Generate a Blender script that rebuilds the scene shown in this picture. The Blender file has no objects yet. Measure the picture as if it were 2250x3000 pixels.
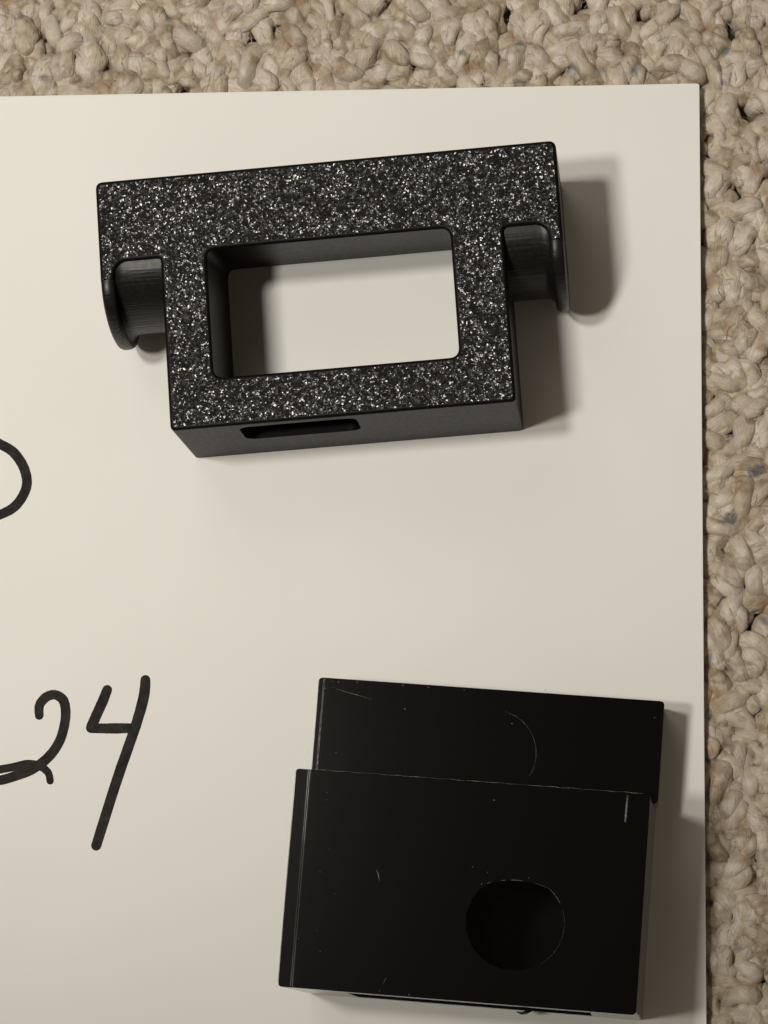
import bpy, bmesh, math, random
from mathutils import Matrix, Vector

# ------------------------------------------------------------------ camera
MM = 0.001
Z0 = 6.25                                   # top of the paper above the carpet backing (mm)
F_PX, CX, CY, CAM_H = 9000.0, 1125.0, 1500.0, 449.66
# camera frame: n = straight down, ex = world x, ey = world -y, each in lens axes (right, down, forward)
N_ = (0.09240147, 0.15860781, 0.98300841)
EX = (0.99572183, -0.01471856, -0.09122169)
EY = (0.0, 0.98723195, -0.15928927)
sc = bpy.context.scene
cam = bpy.data.cameras.new('camera')
cam.sensor_fit = 'VERTICAL'
cam.sensor_height = 36.0
cam.lens = F_PX / 3000.0 * 36.0
cam.clip_start = 0.01
cam.clip_end = 20.0
cam_ob = bpy.data.objects.new('camera', cam)
sc.collection.objects.link(cam_ob)
cols = []
for i, s in ((0, 1.0), (1, -1.0), (2, -1.0)):
    cols.append(Vector((EX[i], -EY[i], -N_[i])) * s)
m = Matrix((cols[0], cols[1], cols[2])).transposed().to_4x4()
m.translation = Vector((0, 0, (CAM_H + Z0) * MM))
cam_ob.matrix_world = m
sc.camera = cam_ob

# ------------------------------------------------------------------ world and lamps
w = bpy.data.worlds.new('World')
sc.world = w
w.use_nodes = True
bg = w.node_tree.nodes['Background']
bg.inputs['Color'].default_value = (1.0, 0.83, 0.62, 1)
bg.inputs['Strength'].default_value = 0.11


def lamp(name, loc, size, power, col, target):
    l = bpy.data.lights.new(name, 'AREA')
    l.shape = 'DISK'
    l.size = size
    l.energy = power
    l.color = col
    o = bpy.data.objects.new(name, l)
    sc.collection.objects.link(o)
    o.location = loc
    o.rotation_euler = (Vector(target) - Vector(loc)).to_track_quat('-Z', 'Y').to_euler()
    return o


WARM = (1.0, 0.948, 0.852)
for pos, power in (((-0.250, 0.105, 0.75), 10.0), ((-0.300, -0.005, 0.75), 9.7)):    # two shaded bulbs of one fixture
    o_ = lamp('shaded_bulb', pos, 0.066, power, WARM, (-0.060, 0.180, 0))
    sp = bpy.data.lights.new('shaded_bulb', 'SPOT')
    sp.energy, sp.color = power, WARM
    sp.shadow_soft_size = 0.033
    sp.spot_size = math.radians(43)
    sp.spot_blend = 1.0
    o_.data = sp
lamp('added_fill', (-0.24, 0.46, 0.60), 0.36, 0.45, (1.0, 0.95, 0.87), (-0.06, 0.08, 0))  # added soft fill for the falloff from upper left, not a known lamp

sc.view_settings.view_transform = 'Standard'
sc.view_settings.look = 'None'
sc.view_settings.exposure = 0.0
sc.view_settings.gamma = 1.0
sc.render.engine = 'CYCLES'

# ------------------------------------------------------------------ helpers
C = sc.collection
R = math.radians
rnd = random.Random(11)


def at(u, v, z=0.0):
    """pixel of the 2250x3000 photograph -> mm on the plane z above the paper, (x, y)"""
    d = (u - CX, v - CY, F_PX)
    k = (CAM_H - z) / sum(a * b for a, b in zip(d, N_))
    d = [a * k for a in d]
    return (sum(a * b for a, b in zip(d, EX)), -sum(a * b for a, b in zip(d, EY)))


def mesh_from(name, verts, faces, scale=MM):
    me = bpy.data.meshes.new(name)
    me.from_pydata([(a * scale, b * scale, c * scale) for a, b, c in verts], [], faces)
    me.update()
    return me


def link(name, me, mats, parent=None, loc=(0, 0, 0), rz=0.0):
    o = bpy.data.objects.new(name, me)
    C.objects.link(o)
    if me is not None and not me.materials:
        for mt in (mats if isinstance(mats, (list, tuple)) else [mats]):
            me.materials.append(mt)
    o.location = [c * MM for c in loc]
    o.rotation_euler = (0, 0, rz)
    if parent:
        o.parent = parent
    return o


def tag(o, label=None, cat=None, group=None, kind=None):
    for k, v in (('label', label), ('category', cat), ('group', group), ('kind', kind)):
        if v:
            o[k] = v
    return o


def smooth(me, ang=35):
    me.shade_smooth()
    me.set_sharp_from_angle(angle=R(ang))


# ------------------------------------------------------------------ materials
def mat(name):
    mt = bpy.data.materials.new(name)
    mt.use_nodes = True
    nt = mt.node_tree
    return mt, nt, nt.nodes['Principled BSDF'], nt.nodes, nt.links


def nd(nodes, t, **kw):
    n = nodes.new(t)
    for k, v in kw.items():
        setattr(n, k, v)
    return n


def ramp(nodes, stops, interp='LINEAR'):
    r = nodes.new('ShaderNodeValToRGB')
    cr = r.color_ramp
    cr.interpolation = interp
    while len(cr.elements) < len(stops):
        cr.elements.new(0.5)
    for e, (p, c) in zip(cr.elements, stops):
        e.position = p
        e.color = (c[0], c[1], c[2], 1) if not isinstance(c, float) else (c, c, c, 1)
    return r


def plastic(name, base=0.010, rough=0.42, layer=0.25, spec=0.5, warm=1.0, wear=0.06, var=1.0):
    """black printed plastic: fine layer lines stacked along z, light wear"""
    mt, nt, b, N, L = mat(name)
    tc = nd(N, 'ShaderNodeTexCoord')
    mp = nd(N, 'ShaderNodeMapping')
    mp.inputs['Scale'].default_value = (90, 90, 3600)
    L.new(tc.outputs['Object'], mp.inputs['Vector'])
    no = nd(N, 'ShaderNodeTexNoise')
    no.inputs['Scale'].default_value = 1.0
    no.inputs['Detail'].default_value = 3
    L.new(mp.outputs[0], no.inputs['Vector'])
    n2 = nd(N, 'ShaderNodeTexNoise')
    n2.inputs['Scale'].default_value = 1600
    n2.inputs['Detail'].default_value = 5
    L.new(tc.outputs['Object'], n2.inputs['Vector'])
    bp = nd(N, 'ShaderNodeBump')
    bp.inputs['Strength'].default_value = layer
    bp.inputs['Distance'].default_value = 0.00012
    L.new(no.outputs['Fac'], bp.inputs['Height'])
    b2 = nd(N, 'ShaderNodeBump')
    b2.inputs['Strength'].default_value = wear
    b2.inputs['Distance'].default_value = 0.0001
    L.new(n2.outputs['Fac'], b2.inputs['Height'])
    L.new(bp.outputs[0], b2.inputs['Normal'])
    L.new(b2.outputs[0], b.inputs['Normal'])
    cr = ramp(N, [(0.30, (base * (1 - .2 * var), base * (1 - .2 * var), base * (1 - .22 * var) * warm)), (0.75, (base * (1 + .35 * var), base * (1 + .33 * var), base * (1 + .25 * var) * warm))])
    L.new(n2.outputs['Fac'], cr.inputs[0])
    L.new(cr.outputs[0], b.inputs['Base Color'])
    rr = ramp(N, [(0.3, rough * (1 - 0.1 * var)), (0.7, rough * (1 + 0.12 * var))])
    L.new(n2.outputs['Fac'], rr.inputs[0])
    L.new(rr.outputs[0], b.inputs['Roughness'])
    b.inputs['Specular IOR Level'].default_value = spec
    return mt


def glitter(name):
    """textured first layer: every grain of the build plate is a small facet of its own"""
    mt, nt, b, N, L = mat(name)
    tc = nd(N, 'ShaderNodeTexCoord')
    wob = nd(N, 'ShaderNodeTexNoise')
    wob.inputs['Scale'].default_value = 2300
    wob.inputs['Detail'].default_value = 1
    L.new(tc.outputs['Object'], wob.inputs['Vector'])
    wm = nd(N, 'ShaderNodeVectorMath', operation='MULTIPLY_ADD')
    wm.inputs[1].default_value = (0.00034, 0.00034, 0)
    L.new(wob.outputs['Color'], wm.inputs[0])
    L.new(tc.outputs['Object'], wm.inputs[2])

    def facets(scale, amp):
        vo = nd(N, 'ShaderNodeTexVoronoi')
        vo.inputs['Scale'].default_value = scale
        L.new(wm.outputs[0], vo.inputs['Vector'])
        s = nd(N, 'ShaderNodeVectorMath', operation='SUBTRACT')
        s.inputs[1].default_value = (0.5, 0.5, 0.5)
        L.new(vo.outputs['Color'], s.inputs[0])
        k = nd(N, 'ShaderNodeVectorMath', operation='MULTIPLY')
        k.inputs[1].default_value = (amp, amp, 0)
        L.new(s.outputs[0], k.inputs[0])
        return k
    a = facets(2800, 0.84)
    c = facets(5600, 0.5)
    ge = nd(N, 'ShaderNodeNewGeometry')
    s1 = nd(N, 'ShaderNodeVectorMath', operation='ADD')
    L.new(a.outputs[0], s1.inputs[0])
    L.new(c.outputs[0], s1.inputs[1])
    s2 = nd(N, 'ShaderNodeVectorMath', operation='ADD')
    L.new(s1.outputs[0], s2.inputs[0])
    L.new(ge.outputs['Normal'], s2.inputs[1])
    no = nd(N, 'ShaderNodeVectorMath', operation='NORMALIZE')
    L.new(s2.outputs[0], no.inputs[0])
    L.new(no.outputs[0], b.inputs['Normal'])
    b.inputs['Base Color'].default_value = (0.009, 0.0088, 0.0092, 1)
    b.inputs['Roughness'].default_value = 0.25
    b.inputs['Specular IOR Level'].default_value = 0.62
    return mt


def paper_mat():
    mt, nt, b, N, L = mat('white_card')
    tc = nd(N, 'ShaderNodeTexCoord')
    n1 = nd(N, 'ShaderNodeTexNoise')
    n1.inputs['Scale'].default_value = 26
    n1.inputs['Detail'].default_value = 3
    L.new(tc.outputs['Object'], n1.inputs['Vector'])
    n2 = nd(N, 'ShaderNodeTexNoise')
    n2.inputs['Scale'].default_value = 1500
    n2.inputs['Detail'].default_value = 4
    L.new(tc.outputs['Object'], n2.inputs['Vector'])
    cr = ramp(N, [(0.3, (0.775, 0.768, 0.738)), (0.7, (0.80, 0.792, 0.768))])
    L.new(n1.outputs['Fac'], cr.inputs[0])
    L.new(cr.outputs[0], b.inputs['Base Color'])
    b1 = nd(N, 'ShaderNodeBump')
    b1.inputs['Strength'].default_value = 0.35
    b1.inputs['Distance'].default_value = 0.0016
    L.new(n1.outputs['Fac'], b1.inputs['Height'])
    b2 = nd(N, 'ShaderNodeBump')
    b2.inputs['Strength'].default_value = 0.12
    b2.inputs['Distance'].default_value = 0.00006
    L.new(n2.outputs['Fac'], b2.inputs['Height'])
    L.new(b1.outputs[0], b2.inputs['Normal'])
    L.new(b2.outputs[0], b.inputs['Normal'])
    b.inputs['Roughness'].default_value = 0.62
    b.inputs['Specular IOR Level'].default_value = 0.35
    return mt


def ink_mat():
    mt, nt, b, N, L = mat('marker_ink')
    tc = nd(N, 'ShaderNodeTexCoord')
    n1 = nd(N, 'ShaderNodeTexNoise')
    n1.inputs['Scale'].default_value = 700
    n1.inputs['Detail'].default_value = 4
    L.new(tc.outputs['Object'], n1.inputs['Vector'])
    cr = ramp(N, [(0.32, (0.006, 0.0055, 0.0048)), (0.70, (0.026, 0.0235, 0.020))])
    L.new(n1.outputs['Fac'], cr.inputs[0])
    L.new(cr.outputs[0], b.inputs['Base Color'])
    b.inputs['Roughness'].default_value = 0.6
    b.inputs['Specular IOR Level'].default_value = 0.12
    return mt


def yarn_mat():
    mt, nt, b, N, L = mat('beige_wool_yarn')
    tc = nd(N, 'ShaderNodeTexCoord')
    uv = nd(N, 'ShaderNodeUVMap')
    ge = nd(N, 'ShaderNodeNewGeometry')
    oi = nd(N, 'ShaderNodeObjectInfo')
    # tone of each loop
    tone = ramp(N, [(0.0, (0.29, 0.22, 0.15)), (0.2, (0.52, 0.45, 0.345)), (0.4, (0.50, 0.425, 0.365)),
                    (0.6, (0.60, 0.53, 0.43)), (0.8, (0.63, 0.56, 0.495)), (1.0, (0.42, 0.355, 0.25))])
    wn = nd(N, 'ShaderNodeTexNoise')
    wn.inputs['Scale'].default_value = 260
    wn.inputs['Detail'].default_value = 2
    L.new(ge.outputs['Position'], wn.inputs['Vector'])
    ad = nd(N, 'ShaderNodeMath', operation='MULTIPLY_ADD')
    ad.inputs[1].default_value = 0.9
    L.new(wn.outputs['Fac'], ad.inputs[0])
    L.new(oi.outputs['Random'], ad.inputs[2])
    fr = nd(N, 'ShaderNodeMath', operation='FRACT')
    L.new(ad.outputs[0], fr.inputs[0])
    pp = nd(N, 'ShaderNodeMath', operation='PINGPONG')
    pp.inputs[1].default_value = 0.5
    L.new(fr.outputs[0], pp.inputs[0])
    db = nd(N, 'ShaderNodeMath', operation='MULTIPLY')
    db.inputs[1].default_value = 2.0
    L.new(pp.outputs[0], db.inputs[0])
    L.new(db.outputs[0], tone.inputs[0])
    # brown and slate flecks spun into the wool
    fl = nd(N, 'ShaderNodeTexNoise')
    fl.inputs['Scale'].default_value = 230
    fl.inputs['Detail'].default_value = 1.5
    L.new(ge.outputs['Position'], fl.inputs['Vector'])
    fk = ramp(N, [(0.58, 0.0), (0.72, 0.6)])
    L.new(fl.outputs['Fac'], fk.inputs[0])
    mx = nd(N, 'ShaderNodeMix', data_type='RGBA')
    mx.inputs['B'].default_value = (0.30, 0.175, 0.075, 1)
    L.new(fk.outputs[0], mx.inputs['Factor'])
    L.new(tone.outputs[0], mx.inputs['A'])
    f2 = nd(N, 'ShaderNodeTexNoise')
    f2.inputs['Scale'].default_value = 260
    f2.inputs['Detail'].default_value = 1.0
    of = nd(N, 'ShaderNodeVectorMath', operation='ADD')
    of.inputs[1].default_value = (3.1, 7.7, 1.3)
    L.new(ge.outputs['Position'], of.inputs[0])
    L.new(of.outputs[0], f2.inputs['Vector'])
    k2 = ramp(N, [(0.69, 0.0), (0.77, 0.8)])
    L.new(f2.outputs['Fac'], k2.inputs[0])
    m2 = nd(N, 'ShaderNodeMix', data_type='RGBA')
    m2.inputs['B'].default_value = (0.13, 0.14, 0.15, 1)
    L.new(k2.outputs[0], m2.inputs['Factor'])
    L.new(mx.outputs['Result'], m2.inputs['A'])
    # fibres run along the ply
    mp = nd(N, 'ShaderNodeMapping')
    mp.inputs['Scale'].default_value = (44, 3.0, 1)
    L.new(uv.outputs[0], mp.inputs['Vector'])
    fb = nd(N, 'ShaderNodeTexNoise')
    fb.inputs['Scale'].default_value = 1.0
    fb.inputs['Detail'].default_value = 5
    fb.inputs['Roughness'].default_value = 0.62
    L.new(mp.outputs[0], fb.inputs['Vector'])
    sh = ramp(N, [(0.28, (0.72, 0.70, 0.67)), (0.72, (1.12, 1.12, 1.12))])
    L.new(fb.outputs['Fac'], sh.inputs[0])
    mu = nd(N, 'ShaderNodeMix', data_type='RGBA', blend_type='MULTIPLY')
    mu.inputs['Factor'].default_value = 1.0
    L.new(m2.outputs['Result'], mu.inputs['A'])
    L.new(sh.outputs[0], mu.inputs['B'])
    L.new(mu.outputs['Result'], b.inputs['Base Color'])
    bp = nd(N, 'ShaderNodeBump')
    bp.inputs['Strength'].default_value = 0.55
    bp.inputs['Distance'].default_value = 0.00035
    L.new(fb.outputs['Fac'], bp.inputs['Height'])
    lm = nd(N, 'ShaderNodeTexNoise')
    lm.inputs['Scale'].default_value = 520
    lm.inputs['Detail'].default_value = 3
    L.new(ge.outputs['Position'], lm.inputs['Vector'])
    b3 = nd(N, 'ShaderNodeBump')
    b3.inputs['Strength'].default_value = 0.6
    b3.inputs['Distance'].default_value = 0.0006
    L.new(lm.outputs['Fac'], b3.inputs['Height'])
    L.new(bp.outputs[0], b3.inputs['Normal'])
    L.new(b3.outputs[0], b.inputs['Normal'])
    b.inputs['Roughness'].default_value = 0.36
    b.inputs['Specular IOR Level'].default_value = 0.5
    b.inputs['Sheen Weight'].default_value = 0.15
    b.inputs['Sheen Roughness'].default_value = 0.5
    return mt


def backing_mat():
    mt, nt, b, N, L = mat('carpet_backing')
    n1 = nd(N, 'ShaderNodeTexNoise')
    n1.inputs['Scale'].default_value = 400
    cr = ramp(N, [(0.3, (0.10, 0.078, 0.05)), (0.7, (0.22, 0.175, 0.115))])
    L.new(n1.outputs['Fac'], cr.inputs[0])
    L.new(cr.outputs[0], b.inputs['Base Color'])
    b.inputs['Roughness'].default_value = 0.9
    return mt


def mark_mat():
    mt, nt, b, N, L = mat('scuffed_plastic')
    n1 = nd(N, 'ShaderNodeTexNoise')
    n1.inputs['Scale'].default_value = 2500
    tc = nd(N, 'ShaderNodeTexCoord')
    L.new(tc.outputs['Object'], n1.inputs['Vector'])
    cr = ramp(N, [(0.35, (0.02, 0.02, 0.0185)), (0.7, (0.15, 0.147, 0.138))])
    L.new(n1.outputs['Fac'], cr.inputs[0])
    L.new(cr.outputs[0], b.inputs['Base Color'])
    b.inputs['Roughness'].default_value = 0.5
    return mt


M_BLACK = plastic('black_printed_plastic', 0.0048, 0.40, 0.45, 0.09)
M_NECK = plastic('satin_black_plastic', 0.0075, 0.36, 0.85, 0.26)
M_BLOCK = plastic('deep_black_printed_plastic', 0.0016, 0.115, 0.03, 0.28, 1.0, 0.0, 0.15)
M_GLIT = glitter('textured_first_layer')
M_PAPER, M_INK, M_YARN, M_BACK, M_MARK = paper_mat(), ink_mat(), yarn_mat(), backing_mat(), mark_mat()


# ------------------------------------------------------------------ modelling tools (all in mm)
def rounded(poly, radii, seg=6):
    """round the corners of a closed 2-D polygon"""
    out = []
    n = len(poly)
    for i, p in enumerate(poly):
        r = radii[i] if isinstance(radii, (list, tuple)) else radii
        p = Vector(p)
        a, c = Vector(poly[i - 1]), Vector(poly[(i + 1) % n])
        d1, d2 = (a - p), (c - p)
        if r <= 0:
            out.append((p.x, p.y))
            continue
        t = min(r, d1.length * 0.49, d2.length * 0.49)
        p1, p2 = p + d1.normalized() * t, p + d2.normalized() * t
        for k in range(seg + 1):
            s = k / seg
            q = p1 * (1 - s) ** 2 + p * 2 * s * (1 - s) + p2 * s * s
            out.append((q.x, q.y))
    return out


def area2(poly):
    return sum(poly[i - 1][0] * poly[i][1] - poly[i][0] * poly[i - 1][1] for i in range(len(poly)))


def offset(poly, d):
    """move a counter-clockwise outline inwards by d"""
    n = len(poly)
    out = []
    for i in range(n):
        p0, p1, p2 = Vector(poly[i - 1]), Vector(poly[i]), Vector(poly[(i + 1) % n])
        e1, e2 = (p1 - p0).normalized(), (p2 - p1).normalized()
        n1, n2 = Vector((-e1.y, e1.x)), Vector((-e2.y, e2.x))
        b = (n1 + n2)
        b = b / max(0.3, b.length_squared / 2)
        q = p1 + b * d
        out.append((q.x, q.y))
    return out


def prism(name, outer, holes, z0, z1, top=((0.55, 0.55)), bot=0.2, top_mat=1):
    """upright prism with rounded rims; the flat top gets material slot top_mat"""
    bm = bmesh.new()
    if area2(outer) < 0:
        outer = outer[::-1]
    holes = [h[::-1] if area2(h) > 0 else h for h in holes]
    r = top
    levels = [(bot, z0), (0.0, z0 + bot)]
    for k in range(5):
        a = k / 4 * math.pi / 2
        levels.append((r * (1 - math.cos(a)), z1 - r + r * math.sin(a)))
    rims = {0: [], 1: []}
    for poly in [outer] + holes:
        prev = None
        for li, (d, z) in enumerate(levels):
            ring = [bm.verts.new((x, y, z)) for x, y in offset(poly, d)]
            if prev:
                for i in range(len(ring)):
                    j = (i + 1) % len(ring)
                    bm.faces.new((prev[i], prev[j], ring[j], ring[i]))
            else:
                rims[0].append(ring)
            prev = ring
        rims[1].append(prev)
    for side in (0, 1):
        es = []
        for ring in rims[side]:
            for i in range(len(ring)):
                a, c = ring[i], ring[(i + 1) % len(ring)]
                es.append(bm.edges.get((a, c)))
        res = bmesh.ops.triangle_fill(bm, edges=es, use_beauty=True, use_dissolve=False)
        fs = [g for g in res['geom'] if isinstance(g, bmesh.types.BMFace)]
        if side == 1:
            for f_ in fs:
                f_.material_index = top_mat
    bmesh.ops.recalc_face_normals(bm, faces=bm.faces)
    me = bpy.data.meshes.new(name)
    bm.to_mesh(me)
    bm.free()
    return me


def cutter_box(x0, x1, y0, y1, z0, z1, axis='y', r=0.8):
    """box with its four edges along the axis rounded"""
    prof = rounded([(x0, z0), (x1, z0), (x1, z1), (x0, z1)], r, 4)
    n = len(prof)
    vs = [(a, y0, b) for a, b in prof] + [(a, y1, b) for a, b in prof]
    fs = [(i, (i + 1) % n, n + (i + 1) % n, n + i) for i in range(n)]
    fs += [tuple(range(n))[::-1], tuple(range(n, 2 * n))]
    me = mesh_from('cut', vs, fs, 1.0)
    bm = bmesh.new()
    bm.from_mesh(me)
    bmesh.ops.recalc_face_normals(bm, faces=bm.faces)
    bm.to_mesh(me)
    bm.free()
    return me


def carve(me, cutters):
    """subtract the cutter meshes from me and give back the plain result"""
    o = bpy.data.objects.new('work', me)
    C.objects.link(o)
    tmp = []
    for c in cutters:
        k = bpy.data.objects.new('cut', c)
        C.objects.link(k)
        tmp.append(k)
        md = o.modifiers.new('b', 'BOOLEAN')
        md.operation = 'DIFFERENCE'
        md.solver = 'EXACT'
        md.object = k
    dg = bpy.context.evaluated_depsgraph_get()
    res = bpy.data.meshes.new_from_object(o.evaluated_get(dg))
    for k in tmp + [o]:
        bpy.data.objects.remove(k, do_unlink=True)
    return res


def finish(me, ang=35):
    me.transform(Matrix.Scale(MM, 4))
    smooth(me, ang)
    return me


def even(o):
    md = o.modifiers.new('weighted_normals', 'WEIGHTED_NORMAL')
    md.keep_sharp = True
    md.weight = 100
    return o


def tube(pts, rad, n=6, flat=1.0, closed=False):
    """round strand through 3-D points"""
    vs, fs = [], []
    P = [Vector(p) for p in pts]
    for i, p in enumerate(P):
        t = (P[min(i + 1, len(P) - 1)] - P[max(i - 1, 0)]).normalized()
        s = t.cross(Vector((0, 0, 1)))
        s = s.normalized() if s.length > 1e-4 else Vector((1, 0, 0))
        u = s.cross(t).normalized()
        r = rad[i] if isinstance(rad, (list, tuple)) else rad
        for k in range(n):
            a = 2 * math.pi * k / n
            q = p + s * (math.cos(a) * r) + u * (math.sin(a) * r * flat)
            vs.append(tuple(q))
    for i in range(len(P) - 1):
        for k in range(n):
            k2 = (k + 1) % n
            fs.append((i * n + k, i * n + k2, (i + 1) * n + k2, (i + 1) * n + k))
    fs.append(tuple(range(n))[::-1])
    e = (len(P) - 1) * n
    fs.append(tuple(range(e, e + n)))
    return vs, fs


# ------------------------------------------------------------------ carpet
PC = (6.06, 137.66)                     # top right corner of the sheet (mm)
PROT = R(-0.52)
carpet = link('carpet', mesh_from('carpet', [(-330, -330, 0), (140, -330, 0), (140, 260, 0), (-330, 260, 0)], [(0, 1, 2, 3)]), M_BACK)
tag(carpet, 'beige looped wool carpet flecked with brown and slate', 'carpet', kind='structure')


def yarn_loop(seed):
    """one looped tuft: two plies twisted round each other, rising from the backing and folding back"""
    g = random.Random(seed)
    ln = g.uniform(1.5, 3.6)
    ht = g.uniform(3.35, 3.95)
    r = g.uniform(1.12, 1.42)
    off = r * g.uniform(0.30, 0.62)
    turns = g.uniform(0.35, 1.15) * g.choice((-1, 1))
    ph = g.uniform(0, 6.28)
    bend = g.uniform(-0.9, 0.9)
    skew = g.uniform(-0.5, 0.5)
    lump = [(g.uniform(0.6, 2.2), g.uniform(0, 6.28), g.uniform(0.03, 0.09)) for _ in range(4)]
    n, kk = 16, 12
    vs, fs, uvs = [], [], []
    for ply in (0, 1):
        base = len(vs)
        pr = r * (1.0 if ply == 0 else g.uniform(0.82, 1.0))
        path = []
        for i in range(n + 1):
            s = i / n
            a = math.pi * s
            x = -math.copysign(abs(math.cos(a)) ** 0.75, math.cos(a)) * ln / 2
            z = math.sin(a) ** 0.5 * ht if 0 < s < 1 else 0.0
            y = bend * math.sin(a) + skew * (s - 0.5)
            path.append(Vector((x, y, z)))
        for i, p in enumerate(path):
            t = (path[min(i + 1, n)] - path[max(i - 1, 0)]).normalized()
            side = Vector((0, 1, 0))
            up = t.cross(side).normalized()
            side = up.cross(t).normalized()
            s = i / n
            tw = ph + turns * 2 * math.pi * s + ply * math.pi
            c = p + side * math.cos(tw) * off + up * math.sin(tw) * off * 0.8
            rr = pr * (1 + sum(am * math.sin(fq * 6.28 * s + q + ply) for fq, q, am in lump))
            ca = [(g2.uniform(0, 6.28)) for g2 in (random.Random(seed * 7 + ply),)][0]
            for k in range(kk):
                al = 2 * math.pi * k / kk
                r2 = rr * (1 + 0.07 * math.sin(2 * al + ca + 5 * s) + 0.045 * math.sin(3 * al + 2 * ca - 9 * s))
                q = c + side * math.cos(al) * r2 + up * math.sin(al) * r2
                vs.append(tuple(q))
                uvs.append((k / kk + turns * s * 0.5, s * (ln + 2 * ht) / 6 + ply * 3 + seed * 1.7))
        for i in range(n):
            for k in range(kk):
                k2 = (k + 1) % kk
                fs.append((base + i * kk + k, base + i * kk + k2, base + (i + 1) * kk + k2, base + (i + 1) * kk + k))
    # stray fibres standing off the wool
    tops = [i for i, p in enumerate(vs) if p[2] > ht * 0.45]
    cen = Vector((0, 0, ht * 0.45))
    for _ in range(46):
        i = g.choice(tops)
        p = Vector(vs[i])
        q = Vector(vs[min(i + kk, len(vs) - 1)])
        outw = (p - cen).normalized()
        t = (q - p)
        t = t.normalized() if t.length > 1e-3 else Vector((1, 0, 0))
        t = (t * g.choice((-1, 1)) + Vector((g.gauss(0, .5), g.gauss(0, .5), g.gauss(0, .25)))).normalized()
        ll = g.uniform(0.7, 2.2)
        lift = g.uniform(0.02, 0.32)
        P3 = [p - outw * 0.08, p + t * ll * 0.35 + outw * lift, p + t * ll * 0.7 + outw * lift * 1.1, p + t * ll - outw * g.uniform(0.0, 0.3)]
        tv, tf = tube(P3, [0.035, 0.032, 0.028, 0.012], 3)
        b0 = len(vs)
        vs.extend(tv)
        fs.extend(tuple(b0 + a for a in f_) for f_ in tf)
        uvs.extend([(0.3, seed * 1.7 + 0.1 * k) for k in range(len(tv))])
    return vs, fs, uvs


def loop_mesh(name, vs, fs, uvs):
    me = mesh_from(name, vs, fs)
    lay = me.uv_layers.new(name='UVMap')
    for lp in me.loops:
        lay.data[lp.index].uv = uvs[lp.vertex_index]
    me.shade_smooth()
    me.materials.append(M_YARN)
    return me


PLY = 2 * 17 * 12                          # vertices of the two plies, without the stray fibres
VAR = [yarn_loop(k) for k in range(28)]
VMESH = [loop_mesh('yarn_loop', *v) for v in VAR]


def in_paper(x, y, d=0.0):
    """distance of a point inside the sheet's corner, d = inset"""
    c, s = math.cos(-PROT), math.sin(-PROT)
    dx, dy = x - PC[0], y - PC[1]
    u, v = c * dx - s * dy, s * dx + c * dy
    return u < -d and v < -d


def pix(x, y, z=-1.5):
    v = [x * EX[i] + (-y) * EY[i] + (CAM_H - z) * N_[i] for i in range(3)]
    return CX + F_PX * v[0] / v[2], CY + F_PX * v[1] / v[2]


spots = []
row = 0
y = -28.0
while y < 180:
    x = -128.0 + (row % 2) * 1.7
    while x < 42:
        px, py = x + rnd.gauss(0, 0.7), y + rnd.gauss(0, 0.85)
        if not in_paper(px, py, 9.0):
            spots.append((px, py))
        x += 3.65
    y += 4.3
    row += 1
def prominence(p):
    u_, v_ = pix(*p)
    return max(-u_, u_ - 2250, -v_, v_ - 3000, 0)


spots.sort(key=prominence)
rest = ([], [], [])
n_loops = 0
for (x, y) in spots:
    k = rnd.randrange(len(VAR))
    ang = R(90 + rnd.gauss(0, 38))
    if rnd.random() < 0.14:
        ang = R(rnd.uniform(-40, 40))
    s = rnd.uniform(1.05, 1.34)
    zs = rnd.uniform(0.90, 1.04)
    if in_paper(x, y, -1.6):
        zs = min(zs * 0.86, 0.90)           # pressed down under the sheet
    tilt = (rnd.gauss(0, 0.16), rnd.gauss(0, 0.16))
    u, v = pix(x, y)
    seen = -60 < u < 2310 and -60 < v < 3060 and not in_paper(x, y, 1.0)
    if seen and n_loops < 300:
        n_loops += 1
        o = bpy.data.objects.new('yarn_loop', VMESH[k])
        C.objects.link(o)
        o.parent = carpet
        o.location = (x * MM, y * MM, 0)
        o.rotation_euler = (tilt[0], tilt[1], ang)
        o.scale = (s, s, zs)
    else:
        vs, fs, uvs = VAR[k]
        vs, uvs, fs = vs[:PLY], uvs[:PLY], [f_ for f_ in fs if max(f_) < PLY]
        mt = Matrix.Translation((x, y, 0)) @ Matrix.Rotation(ang, 4, 'Z') @ Matrix.Diagonal((s, s, zs, 1))
        b0 = len(rest[0])
        rest[0].extend(tuple(mt @ Vector(p)) for p in vs)
        rest[1].extend(tuple(b0 + i for i in f_) for f_ in fs)
        rest[2].extend(uvs)
for (x, y) in list(spots):                  # lower loops between the others
    k = rnd.randrange(len(VAR))
    mt = (Matrix.Translation((x + 1.8 + rnd.gauss(0, .4), y + 2.15 + rnd.gauss(0, .4), 0)) @ Matrix.Rotation(rnd.uniform(0, 3.14), 4, 'Z')
          @ Matrix.Diagonal((1.28, 1.28, rnd.uniform(0.72, 0.86), 1)))
    vs, fs, uvs = VAR[k]
    m_ = PLY
    b0 = len(rest[0])
    rest[0].extend(tuple(mt @ Vector(p)) for p in vs[:m_])
    rest[1].extend(tuple(b0 + i for i in f_) for f_ in fs if max(f_) < m_)
    rest[2].extend(uvs[:m_])
pile = link('yarn_pile', loop_mesh('yarn_pile', *rest), M_YARN, carpet)
tag(pile, kind='stuff')

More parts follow.
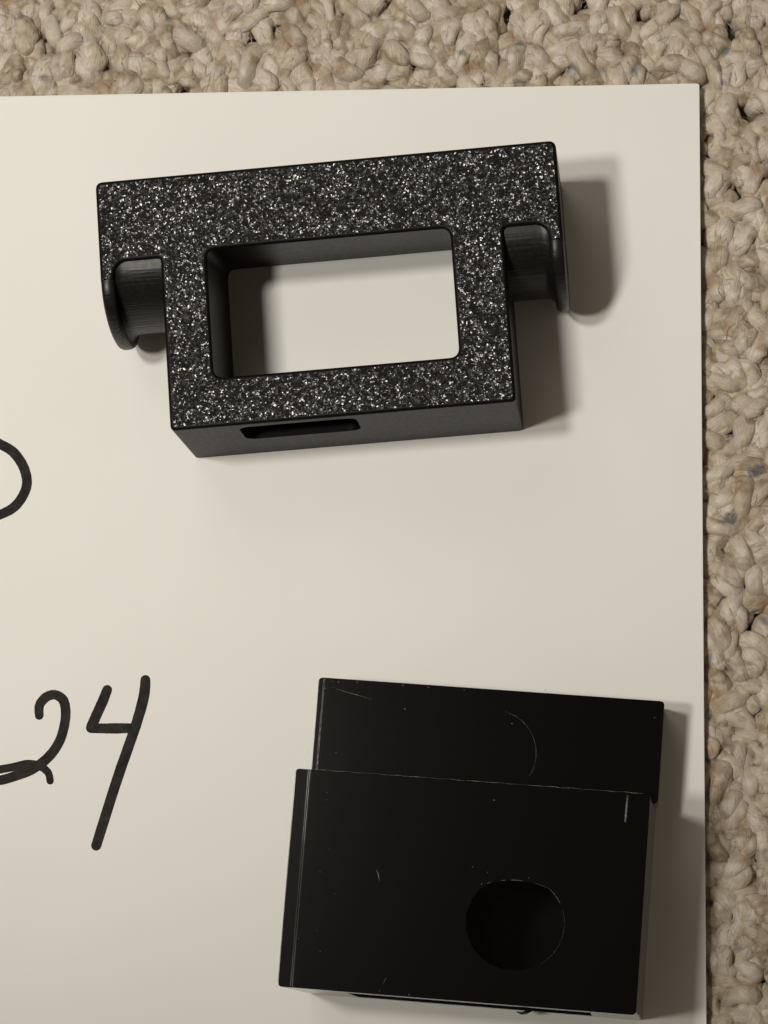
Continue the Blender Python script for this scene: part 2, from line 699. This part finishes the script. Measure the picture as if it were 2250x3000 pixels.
# ------------------------------------------------------------------ sheet of paper with the marker writing
sheet = bpy.data.objects.new('paper_sheet', None)
C.objects.link(sheet)
sheet.location = (0, 0, 0)
tag(sheet, 'white sheet of card with handwritten black digits lying on the carpet', 'paper')
PW, PL, PT = 216.0, 279.0, 0.28
out = [(-PW, -PL), (0, -PL), (0, 0), (-PW, 0)]
me = prism('card', rounded(out, 0.5, 3), [], Z0 - PT, Z0, top=0.09, bot=0.05, top_mat=0)
finish(me, 50)
link('card', me, M_PAPER, sheet, (PC[0], PC[1], 0), PROT)


def catmull(pts, k=8):
    out_ = []
    P = [pts[0]] + list(pts) + [pts[-1]]
    for i in range(1, len(P) - 2):
        for j in range(k):
            t = j / k
            a, b, c, d = (P[i - 1], P[i], P[i + 1], P[i + 2])
            out_.append(tuple(0.5 * (2 * b[q] + (c[q] - a[q]) * t + (2 * a[q] - 5 * b[q] + 4 * c[q] - d[q]) * t * t
                                     + (3 * b[q] - a[q] - 3 * c[q] + d[q]) * t ** 3) for q in range(len(pts[0]))))
    out_.append(tuple(pts[-1]))
    return out_


def ink(name, strokes, parent):
    vs, fs = [], []
    lift = 0.03
    for st in strokes:
        line = []
        for (u, v, wd) in catmull(st):
            x, yy = at(u, v)
            line.append((x, yy, (wd + 2.5) * 0.05 / 2))
        g = random.Random(len(line))
        L_, R_ = [], []
        for i, (x, yy, h) in enumerate(line):
            a, b = line[max(i - 1, 0)], line[min(i + 1, len(line) - 1)]
            t = Vector((b[0] - a[0], b[1] - a[1])).normalized()
            h2, h3 = h * (1 + g.uniform(-.02, .02)), h * (1 + g.uniform(-.02, .02))
            L_.append((x - t.y * h2, yy + t.x * h2))
            R_.append((x + t.y * h3, yy - t.x * h3))
        for ring_end, sgn in ((0, -1), (-1, 1)):
            pass
        b0 = len(vs)
        for p, q in zip(L_, R_):
            vs += [(p[0], p[1], Z0 + lift), (q[0], q[1], Z0 + lift)]
        for i in range(len(L_) - 1):
            fs.append((b0 + 2 * i, b0 + 2 * i + 1, b0 + 2 * i + 3, b0 + 2 * i + 2))
        for idx, sgn in ((0, -1), (len(line) - 1, 1)):     # round nib ends
            x, yy, h = line[idx]
            a, b = line[max(idx - 1, 0)], line[min(idx + 1, len(line) - 1)]
            t = Vector((b[0] - a[0], b[1] - a[1])).normalized() * sgn
            base = math.atan2(t.y, t.x)
            c0 = len(vs)
            vs.append((x, yy, Z0 + lift))
            for k in range(9):
                an = base - math.pi / 2 + math.pi * k / 8
                vs.append((x + math.cos(an) * h, yy + math.sin(an) * h, Z0 + lift))
            for k in range(8):
                fs.append((c0, c0 + 1 + k, c0 + 2 + k))
        lift += 0.012
    me_ = mesh_from(name, vs, fs)
    return link(name, me_, M_INK, parent)


ink('handwritten_digit', [
    [(314, 2021, 27), (302, 2052, 29), (284, 2092, 29), (268, 2128, 29)],
    [(267, 2132, 29), (300, 2134, 27), (340, 2134, 29), (384, 2133, 26)],
    [(426, 1992, 27), (421, 2042, 30), (397, 2128, 29), (342, 2287, 29), (282, 2477, 28)]], sheet)
ink('handwritten_digit', [
    [(115, 2096, 24), (116, 2066, 26), (136, 2042, 27), (163, 2036, 26), (187, 2055, 27), (192, 2103, 27), (176, 2168, 27),
     (141, 2219, 28), (92, 2255, 28), (43, 2274, 27), (0, 2286, 26), (-44, 2288, 24), (-60, 2272, 24)],
    [(-60, 2272, 24), (-40, 2262, 22), (2, 2254, 22), (40, 2247, 22), (80, 2239, 24), (116, 2244, 22), (141, 2264, 20), (147, 2288, 19)]], sheet)
ink('handwritten_stroke', [
    [(-150, 1292, 26), (-90, 1276, 26), (-40, 1282, 26), (4, 1303, 27), (38, 1324, 28), (66, 1362, 28), (79, 1408, 28), (70, 1447, 28),
     (42, 1485, 28), (0, 1508, 27), (-50, 1521, 26), (-120, 1518, 24)]], sheet)

# ------------------------------------------------------------------ bracket with the window
BX, BY, BT = -81.78, 118.33, R(3.917)
H1 = 22.7
W_, A_, B_, L_, NV, TV = 67.0, 8.91, 58.55, 37.6, 12.1, 15.0
CXB, CYB = 33.5, -18.8                    # the empty stands under the middle of the part


def bl(u, v):
    return (u - CXB, -v - CYB)


c_, s_ = math.cos(BT), math.sin(BT)
bracket = bpy.data.objects.new('printed_bracket', None)
C.objects.link(bracket)
bracket.location = ((BX + c_ * CXB - s_ * CYB) * MM, (BY + s_ * CXB + c_ * CYB) * MM, Z0 * MM)
bracket.rotation_euler = (0, 0, BT)
tag(bracket, 'black plastic bracket with sparkling textured face, rectangular window and two side spools', 'bracket')

FL = 1.95                                  # flange thickness
pts = [(0, 0), (W_, 0), (W_, TV), (W_ - FL, TV), (W_ - FL - 0.15, NV + 1.1), (W_ - FL - 1.3, NV), (B_, NV), (B_, L_), (A_, L_), (A_, NV), (FL + 1.3, NV),
       (FL + 0.15, NV + 1.1), (FL, TV), (0, TV)]
rad = [1.1, 1.1, 0.2, 0.7, 0.6, 0.8, 0.9, 0.8, 0.8, 0.5, 0.8, 0.6, 0.7, 0.2]
outer = rounded([bl(*p) for p in pts], rad, 5)
win = rounded([bl(15.65, 11.5), bl(50.95, 11.5), bl(50.95, 30.45), bl(15.65, 30.45)], 1.5, 6)
me = prism('frame', outer, [win], 0, H1, top=0.5, bot=0.2)
for vt in me.vertices:                     # the opening widens towards the back along its upper side
    if vt.co.z < H1 / 2 and abs(vt.co.y - bl(0, 11.5)[1]) < 1.8 and bl(15, 0)[0] < vt.co.x < bl(51.6, 0)[0]:
        vt.co.y += 2.4
slot = cutter_box(bl(18.4, 0)[0], bl(35.4, 0)[0], bl(0, L_)[1] - 0.8, bl(0, L_)[1] + 4.2, 11.2, 20.6, r=2.0)
me = carve(me, [slot])
finish(me, 32)
me.materials.clear()
me.materials.append(M_BLACK)
me.materials.append(M_GLIT)
frame = even(link('frame', me, [M_BLACK, M_GLIT], bracket))
for p_ in me.polygons:
    p_.material_index = 1 if p_.normal.z > 0.999 and p_.center.z > (H1 - 0.05) * MM else 0
tag(frame, 'black frame with a sparkling textured top face and a slot in its front')


def half_round(name, us, prof, h0, hz, parent, cap=True):
    """spool piece: half-ellipse cross-section in v and z, swept along u; prof gives (start v, reach) for each u"""
    vs, fs = [], []
    n = 20
    for u, (v0, reach, shrink) in zip(us, prof):
        ring = [(u, v0 - 1.6, h0 - hz + shrink)]
        for k in range(n + 1):
            a = -math.pi / 2 + math.pi * k / n
            ring.append((u, v0 + reach * math.cos(a), h0 + (hz - shrink) * math.sin(a)))
        ring.append((u, v0 - 1.6, h0 + hz - shrink))
        vs += ring
    m_ = n + 3
    for i in range(len(us) - 1):
        for k in range(m_):
            k2 = (k + 1) % m_
            fs.append((i * m_ + k, i * m_ + k2, (i + 1) * m_ + k2, (i + 1) * m_ + k))
    fs.append(tuple(range(m_))[::-1])
    e = (len(us) - 1) * m_
    fs.append(tuple(range(e, e + m_)))
    vs = [(*bl(u, v), z) for u, v, z in vs]
    me_ = mesh_from(name, vs, fs, 1.0)
    bm = bmesh.new()
    bm.from_mesh(me_)
    bmesh.ops.recalc_face_normals(bm, faces=bm.faces)
    bm.to_mesh(me_)
    bm.free()
    finish(me_, 40)
    return link(name, me_, M_NECK, parent)


for side in (0, 1):
    fx = (lambda u: u) if side == 0 else (lambda u: W_ - u)
    end = A_ if side == 0 else W_ - B_
    us, pf = [], []
    for u, d in ((0.04, 0.55), (0.2, 0.2), (0.5, 0.03), (1.0, 0.0), (1.5, 0.03), (1.85, 0.25), (1.98, 0.6)):
        us.append(fx(u))
        pf.append((TV, 7.25 - d, 0.03 + d * 0.8))
    half_round('flange', us, pf, H1 / 2, H1 / 2, bracket)
    us, pf = [], []
    for u in (1.7, 2.0, 2.3, 2.7, 3.2, 4.0, 5.0, 6.0, 7.0, 8.0, 8.6, end + 0.5):
        fil = 1.6 * max(0.0, 1 - (u - 1.7) / 1.3) ** 2
        us.append(fx(u))
        pf.append((NV - 0.3, 8.35 + fil, 0.55 - 0.2 * fil))
    half_round('spool_neck', us, pf, H1 / 2, H1 / 2, bracket)

# ------------------------------------------------------------------ stepped block with the round hole
KX, KY, KT = -51.80, 32.90, R(-4.554)
H2, TIER = 24.96, 10.2
KW, KL = 49.35, 30.1
KCX, KCY = 25.0, -8.0
kc, ks = math.cos(KT), math.sin(KT)
block = bpy.data.objects.new('stepped_block', None)
C.objects.link(block)
block.location = ((KX + kc * KCX - ks * KCY) * MM, (KY + ks * KCX + kc * KCY) * MM, Z0 * MM)
block.rotation_euler = (0, 0, KT)
tag(block, 'plain black stepped plastic block with a round hole, close to the paper edge', 'block')


def kl(u, v, z):
    return (u - KCX, -v - KCY, z)


def slab(name, section, v_of, bev, segs=3):
    """cross-section in u and z, drawn out along v; v_of(end, u, z) allows a leaning wall"""
    n = len(section)
    vs = [kl(u, v_of(0, u, z), z) for u, z in section] + [kl(u, v_of(1, u, z), z) for u, z in section]
    fs = [(i, (i + 1) % n, n + (i + 1) % n, n + i) for i in range(n)]
    fs += [tuple(range(n))[::-1], tuple(range(n, 2 * n))]
    me_ = mesh_from(name, vs, fs, 1.0)
    bm = bmesh.new()
    bm.from_mesh(me_)
    bmesh.ops.recalc_face_normals(bm, faces=bm.faces)
    es = [e for e in bm.edges if len(e.link_faces) == 2 and e.calc_face_angle(0) > R(25)]
    cor = [e for e in es if abs(e.verts[0].co.z - e.verts[1].co.z) > 1.5]
    bmesh.ops.bevel(bm, geom=cor, offset=0.7, segments=4, affect='EDGES', profile=0.6, clamp_overlap=True)
    es = [e for e in bm.edges if len(e.link_faces) == 2 and e.calc_face_angle(0) > R(25)]
    bmesh.ops.bevel(bm, geom=es, offset=bev, segments=segs, affect='EDGES', profile=0.6, clamp_overlap=True)
    bm.to_mesh(me_)
    bm.free()
    return me_


def lean(end, u, z):
    return 0.0 if end == 0 else KL + 0.78 * (1 - z / H2)


sec = [(1.5, 0), (KW + 0.65, 0), (KW, H2), (2.0, H2), (1.9, H2 - 0.22), (0.0, H2 - 0.22), (0.0, H2 - 2.2)]
body = slab('body', sec, lean, 0.10)
hole = []
nn = 56
g = random.Random(5)
for k in range(nn):
    a = 2 * math.pi * k / nn
    rx, ry = 6.75, 6.45
    x_, y_ = rx * math.cos(a), ry * math.sin(a)
    if y_ > 4.9:
        y_ = 4.9 + (y_ - 4.9) * 0.55                    # sagging top of the printed hole
    j = 1 + (g.uniform(-0.012, 0.012) if y_ > 1 else g.uniform(-0.003, 0.003))
    hole.append((x_ * j, y_ * j))
hx, hy, _ = kl(32.0, 18.95, 0)
vs = [(hx + x_, hy + y_, z) for z in (1.5, H2 + 2) for x_, y_ in hole]
fs = [(i, (i + 1) % nn, nn + (i + 1) % nn, nn + i) for i in range(nn)] + [tuple(range(nn))[::-1], tuple(range(nn, 2 * nn))]
hc = mesh_from('cut', vs, fs, 1.0)
front = kl(0, KL, 0)[1]
slot = cutter_box(kl(9.2, 0, 0)[0], kl(43.0, 0, 0)[0], front - 2.5, front + 3.0, 4.0, 20.0, r=0.25)
body = carve(body, [hc, slot])
finish(body, 32)
body.materials.clear()
ob = body_ob = even(link('body', body, M_BLOCK, block))
tag(ob, 'tall half of the block with the round hole in its face')
sec = [(0.4, 0), (50.3, 0), (50.3, TIER), (1.25, TIER), (1.2, TIER - 0.15), (0.4, TIER - 0.15)]
tier = slab('step', sec, lambda end, u, z: -14.35 if end == 0 else 0.35, 0.07)
finish(tier, 32)
ob = step_ob = even(link('step', tier, M_BLOCK, block))
tag(ob, 'low step of the block with a faint circular seam')


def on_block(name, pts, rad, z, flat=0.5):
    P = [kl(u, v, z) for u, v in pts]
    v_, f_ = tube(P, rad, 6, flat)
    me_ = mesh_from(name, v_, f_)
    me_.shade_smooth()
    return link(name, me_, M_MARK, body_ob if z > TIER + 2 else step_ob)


# circular seam on the step, drawn where it still stands proud
seam = [(26.3 + 6.25 * math.cos(R(t)), -5.2 - 6.25 * math.sin(R(t))) for t in range(-28, 82, 5)]
on_block('circular_seam', seam, [0.012 + 0.035 * max(0, math.sin(i * 1.1 + 0.3) * math.sin(i * 0.37)) for i in range(len(seam))], TIER + 0.01)


def kpx(z, *pp):
    out_ = []
    for (u, v) in pp:
        x, yy = at(u, v, z)
        dx, dy = x - KX, yy - KY
        out_.append((kc * dx + ks * dy, -(-ks * dx + kc * dy)))
    return out_


on_block('scratch', kpx(TIER, (972, 2013), (1010, 2026), (1050, 2037), (1090, 2049)), [0.02, 0.05, 0.06, 0.03], TIER + 0.012)
on_block('scratch', kpx(H2, (1839, 2329), (1836, 2362), (1833, 2398), (1831, 2409)), [0.15, 0.17, 0.19, 0.14], H2 - 0.03, 0.6)
on_block('scratch', kpx(H2, (1102, 2548), (1108, 2560), (1110, 2570), (1112, 2582)), [0.04, 0.09, 0.11, 0.04], H2)
on_block('scratch', kpx(H2, (1132, 2865), (1126, 2874), (1122, 2882)), [0.05, 0.05, 0.07], H2)
on_block('scratch', kpx(H2, (1199, 2910), (1198, 2922)), [0.07, 0.06], H2)
specks = ((992, 1998, TIER), (973, 1996, TIER), (1255, 2014, TIER), (1494, 2093, TIER), (1598, 2021, TIER), (1918, 2103, TIER), (953, 2016, TIER),
          (938, 2554, H2), (982, 2618, H2), (929, 2725, H2), (938, 2787, H2), (875, 2749, H2), (878, 2654, H2), (964, 2486, H2), (957, 2343, H2),
          (1448, 2284 + 60, H2), (1428, 2556, H2), (1411, 2590, H2), (1549, 2572, H2), (1385, 2540, H2), (1112, 2903, H2), (958, 2322, H2), (1500, 2120, TIER),
          (1047, 1998, TIER), (1180, 2008, TIER), (1360, 2022, TIER), (1186, 2077, TIER), (985, 2205, TIER))
for i, (u, v, z) in enumerate(specks):
    g = random.Random(i)
    (a, b), = kpx(z, (u, v))
    r = g.uniform(0.05, 0.12)
    an = g.uniform(0, 3.1)
    dx, dy = math.cos(an) * r * 1.4, math.sin(an) * r * 1.4
    on_block('speck', [(a - dx, b - dy), (a, b), (a + dx, b + dy)], [r * 0.35, r * 0.8, r * 0.35], z)
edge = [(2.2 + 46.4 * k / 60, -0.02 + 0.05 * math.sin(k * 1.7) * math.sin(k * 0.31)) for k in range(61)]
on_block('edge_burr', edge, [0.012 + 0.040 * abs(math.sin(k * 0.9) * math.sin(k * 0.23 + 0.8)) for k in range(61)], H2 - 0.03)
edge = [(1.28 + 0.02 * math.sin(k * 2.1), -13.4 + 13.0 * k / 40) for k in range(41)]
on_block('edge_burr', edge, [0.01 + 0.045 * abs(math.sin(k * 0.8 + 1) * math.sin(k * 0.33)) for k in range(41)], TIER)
# nicked rim of the hole and the strand of stringing under the front edge
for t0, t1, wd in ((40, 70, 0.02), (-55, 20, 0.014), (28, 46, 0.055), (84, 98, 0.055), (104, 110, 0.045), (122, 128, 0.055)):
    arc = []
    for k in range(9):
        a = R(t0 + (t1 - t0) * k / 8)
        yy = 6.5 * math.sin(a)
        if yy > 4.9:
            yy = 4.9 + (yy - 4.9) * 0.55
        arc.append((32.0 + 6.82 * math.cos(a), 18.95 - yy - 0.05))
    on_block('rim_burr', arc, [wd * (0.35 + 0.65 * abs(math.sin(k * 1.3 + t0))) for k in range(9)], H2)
P = [kl(*p) for p in ((34.4, KL + 0.3, 8), (33.6, KL + 0.9, 6.5), (32.9, KL + 1.1, 6.0), (32.2, KL + 0.95, 5.6))]
v_, f_ = tube(P, [0.35, 0.28, 0.2, 0.08], 6)
me = mesh_from('plastic_strand', v_, f_)
me.shade_smooth()
link('plastic_strand', me, M_BLOCK, block)
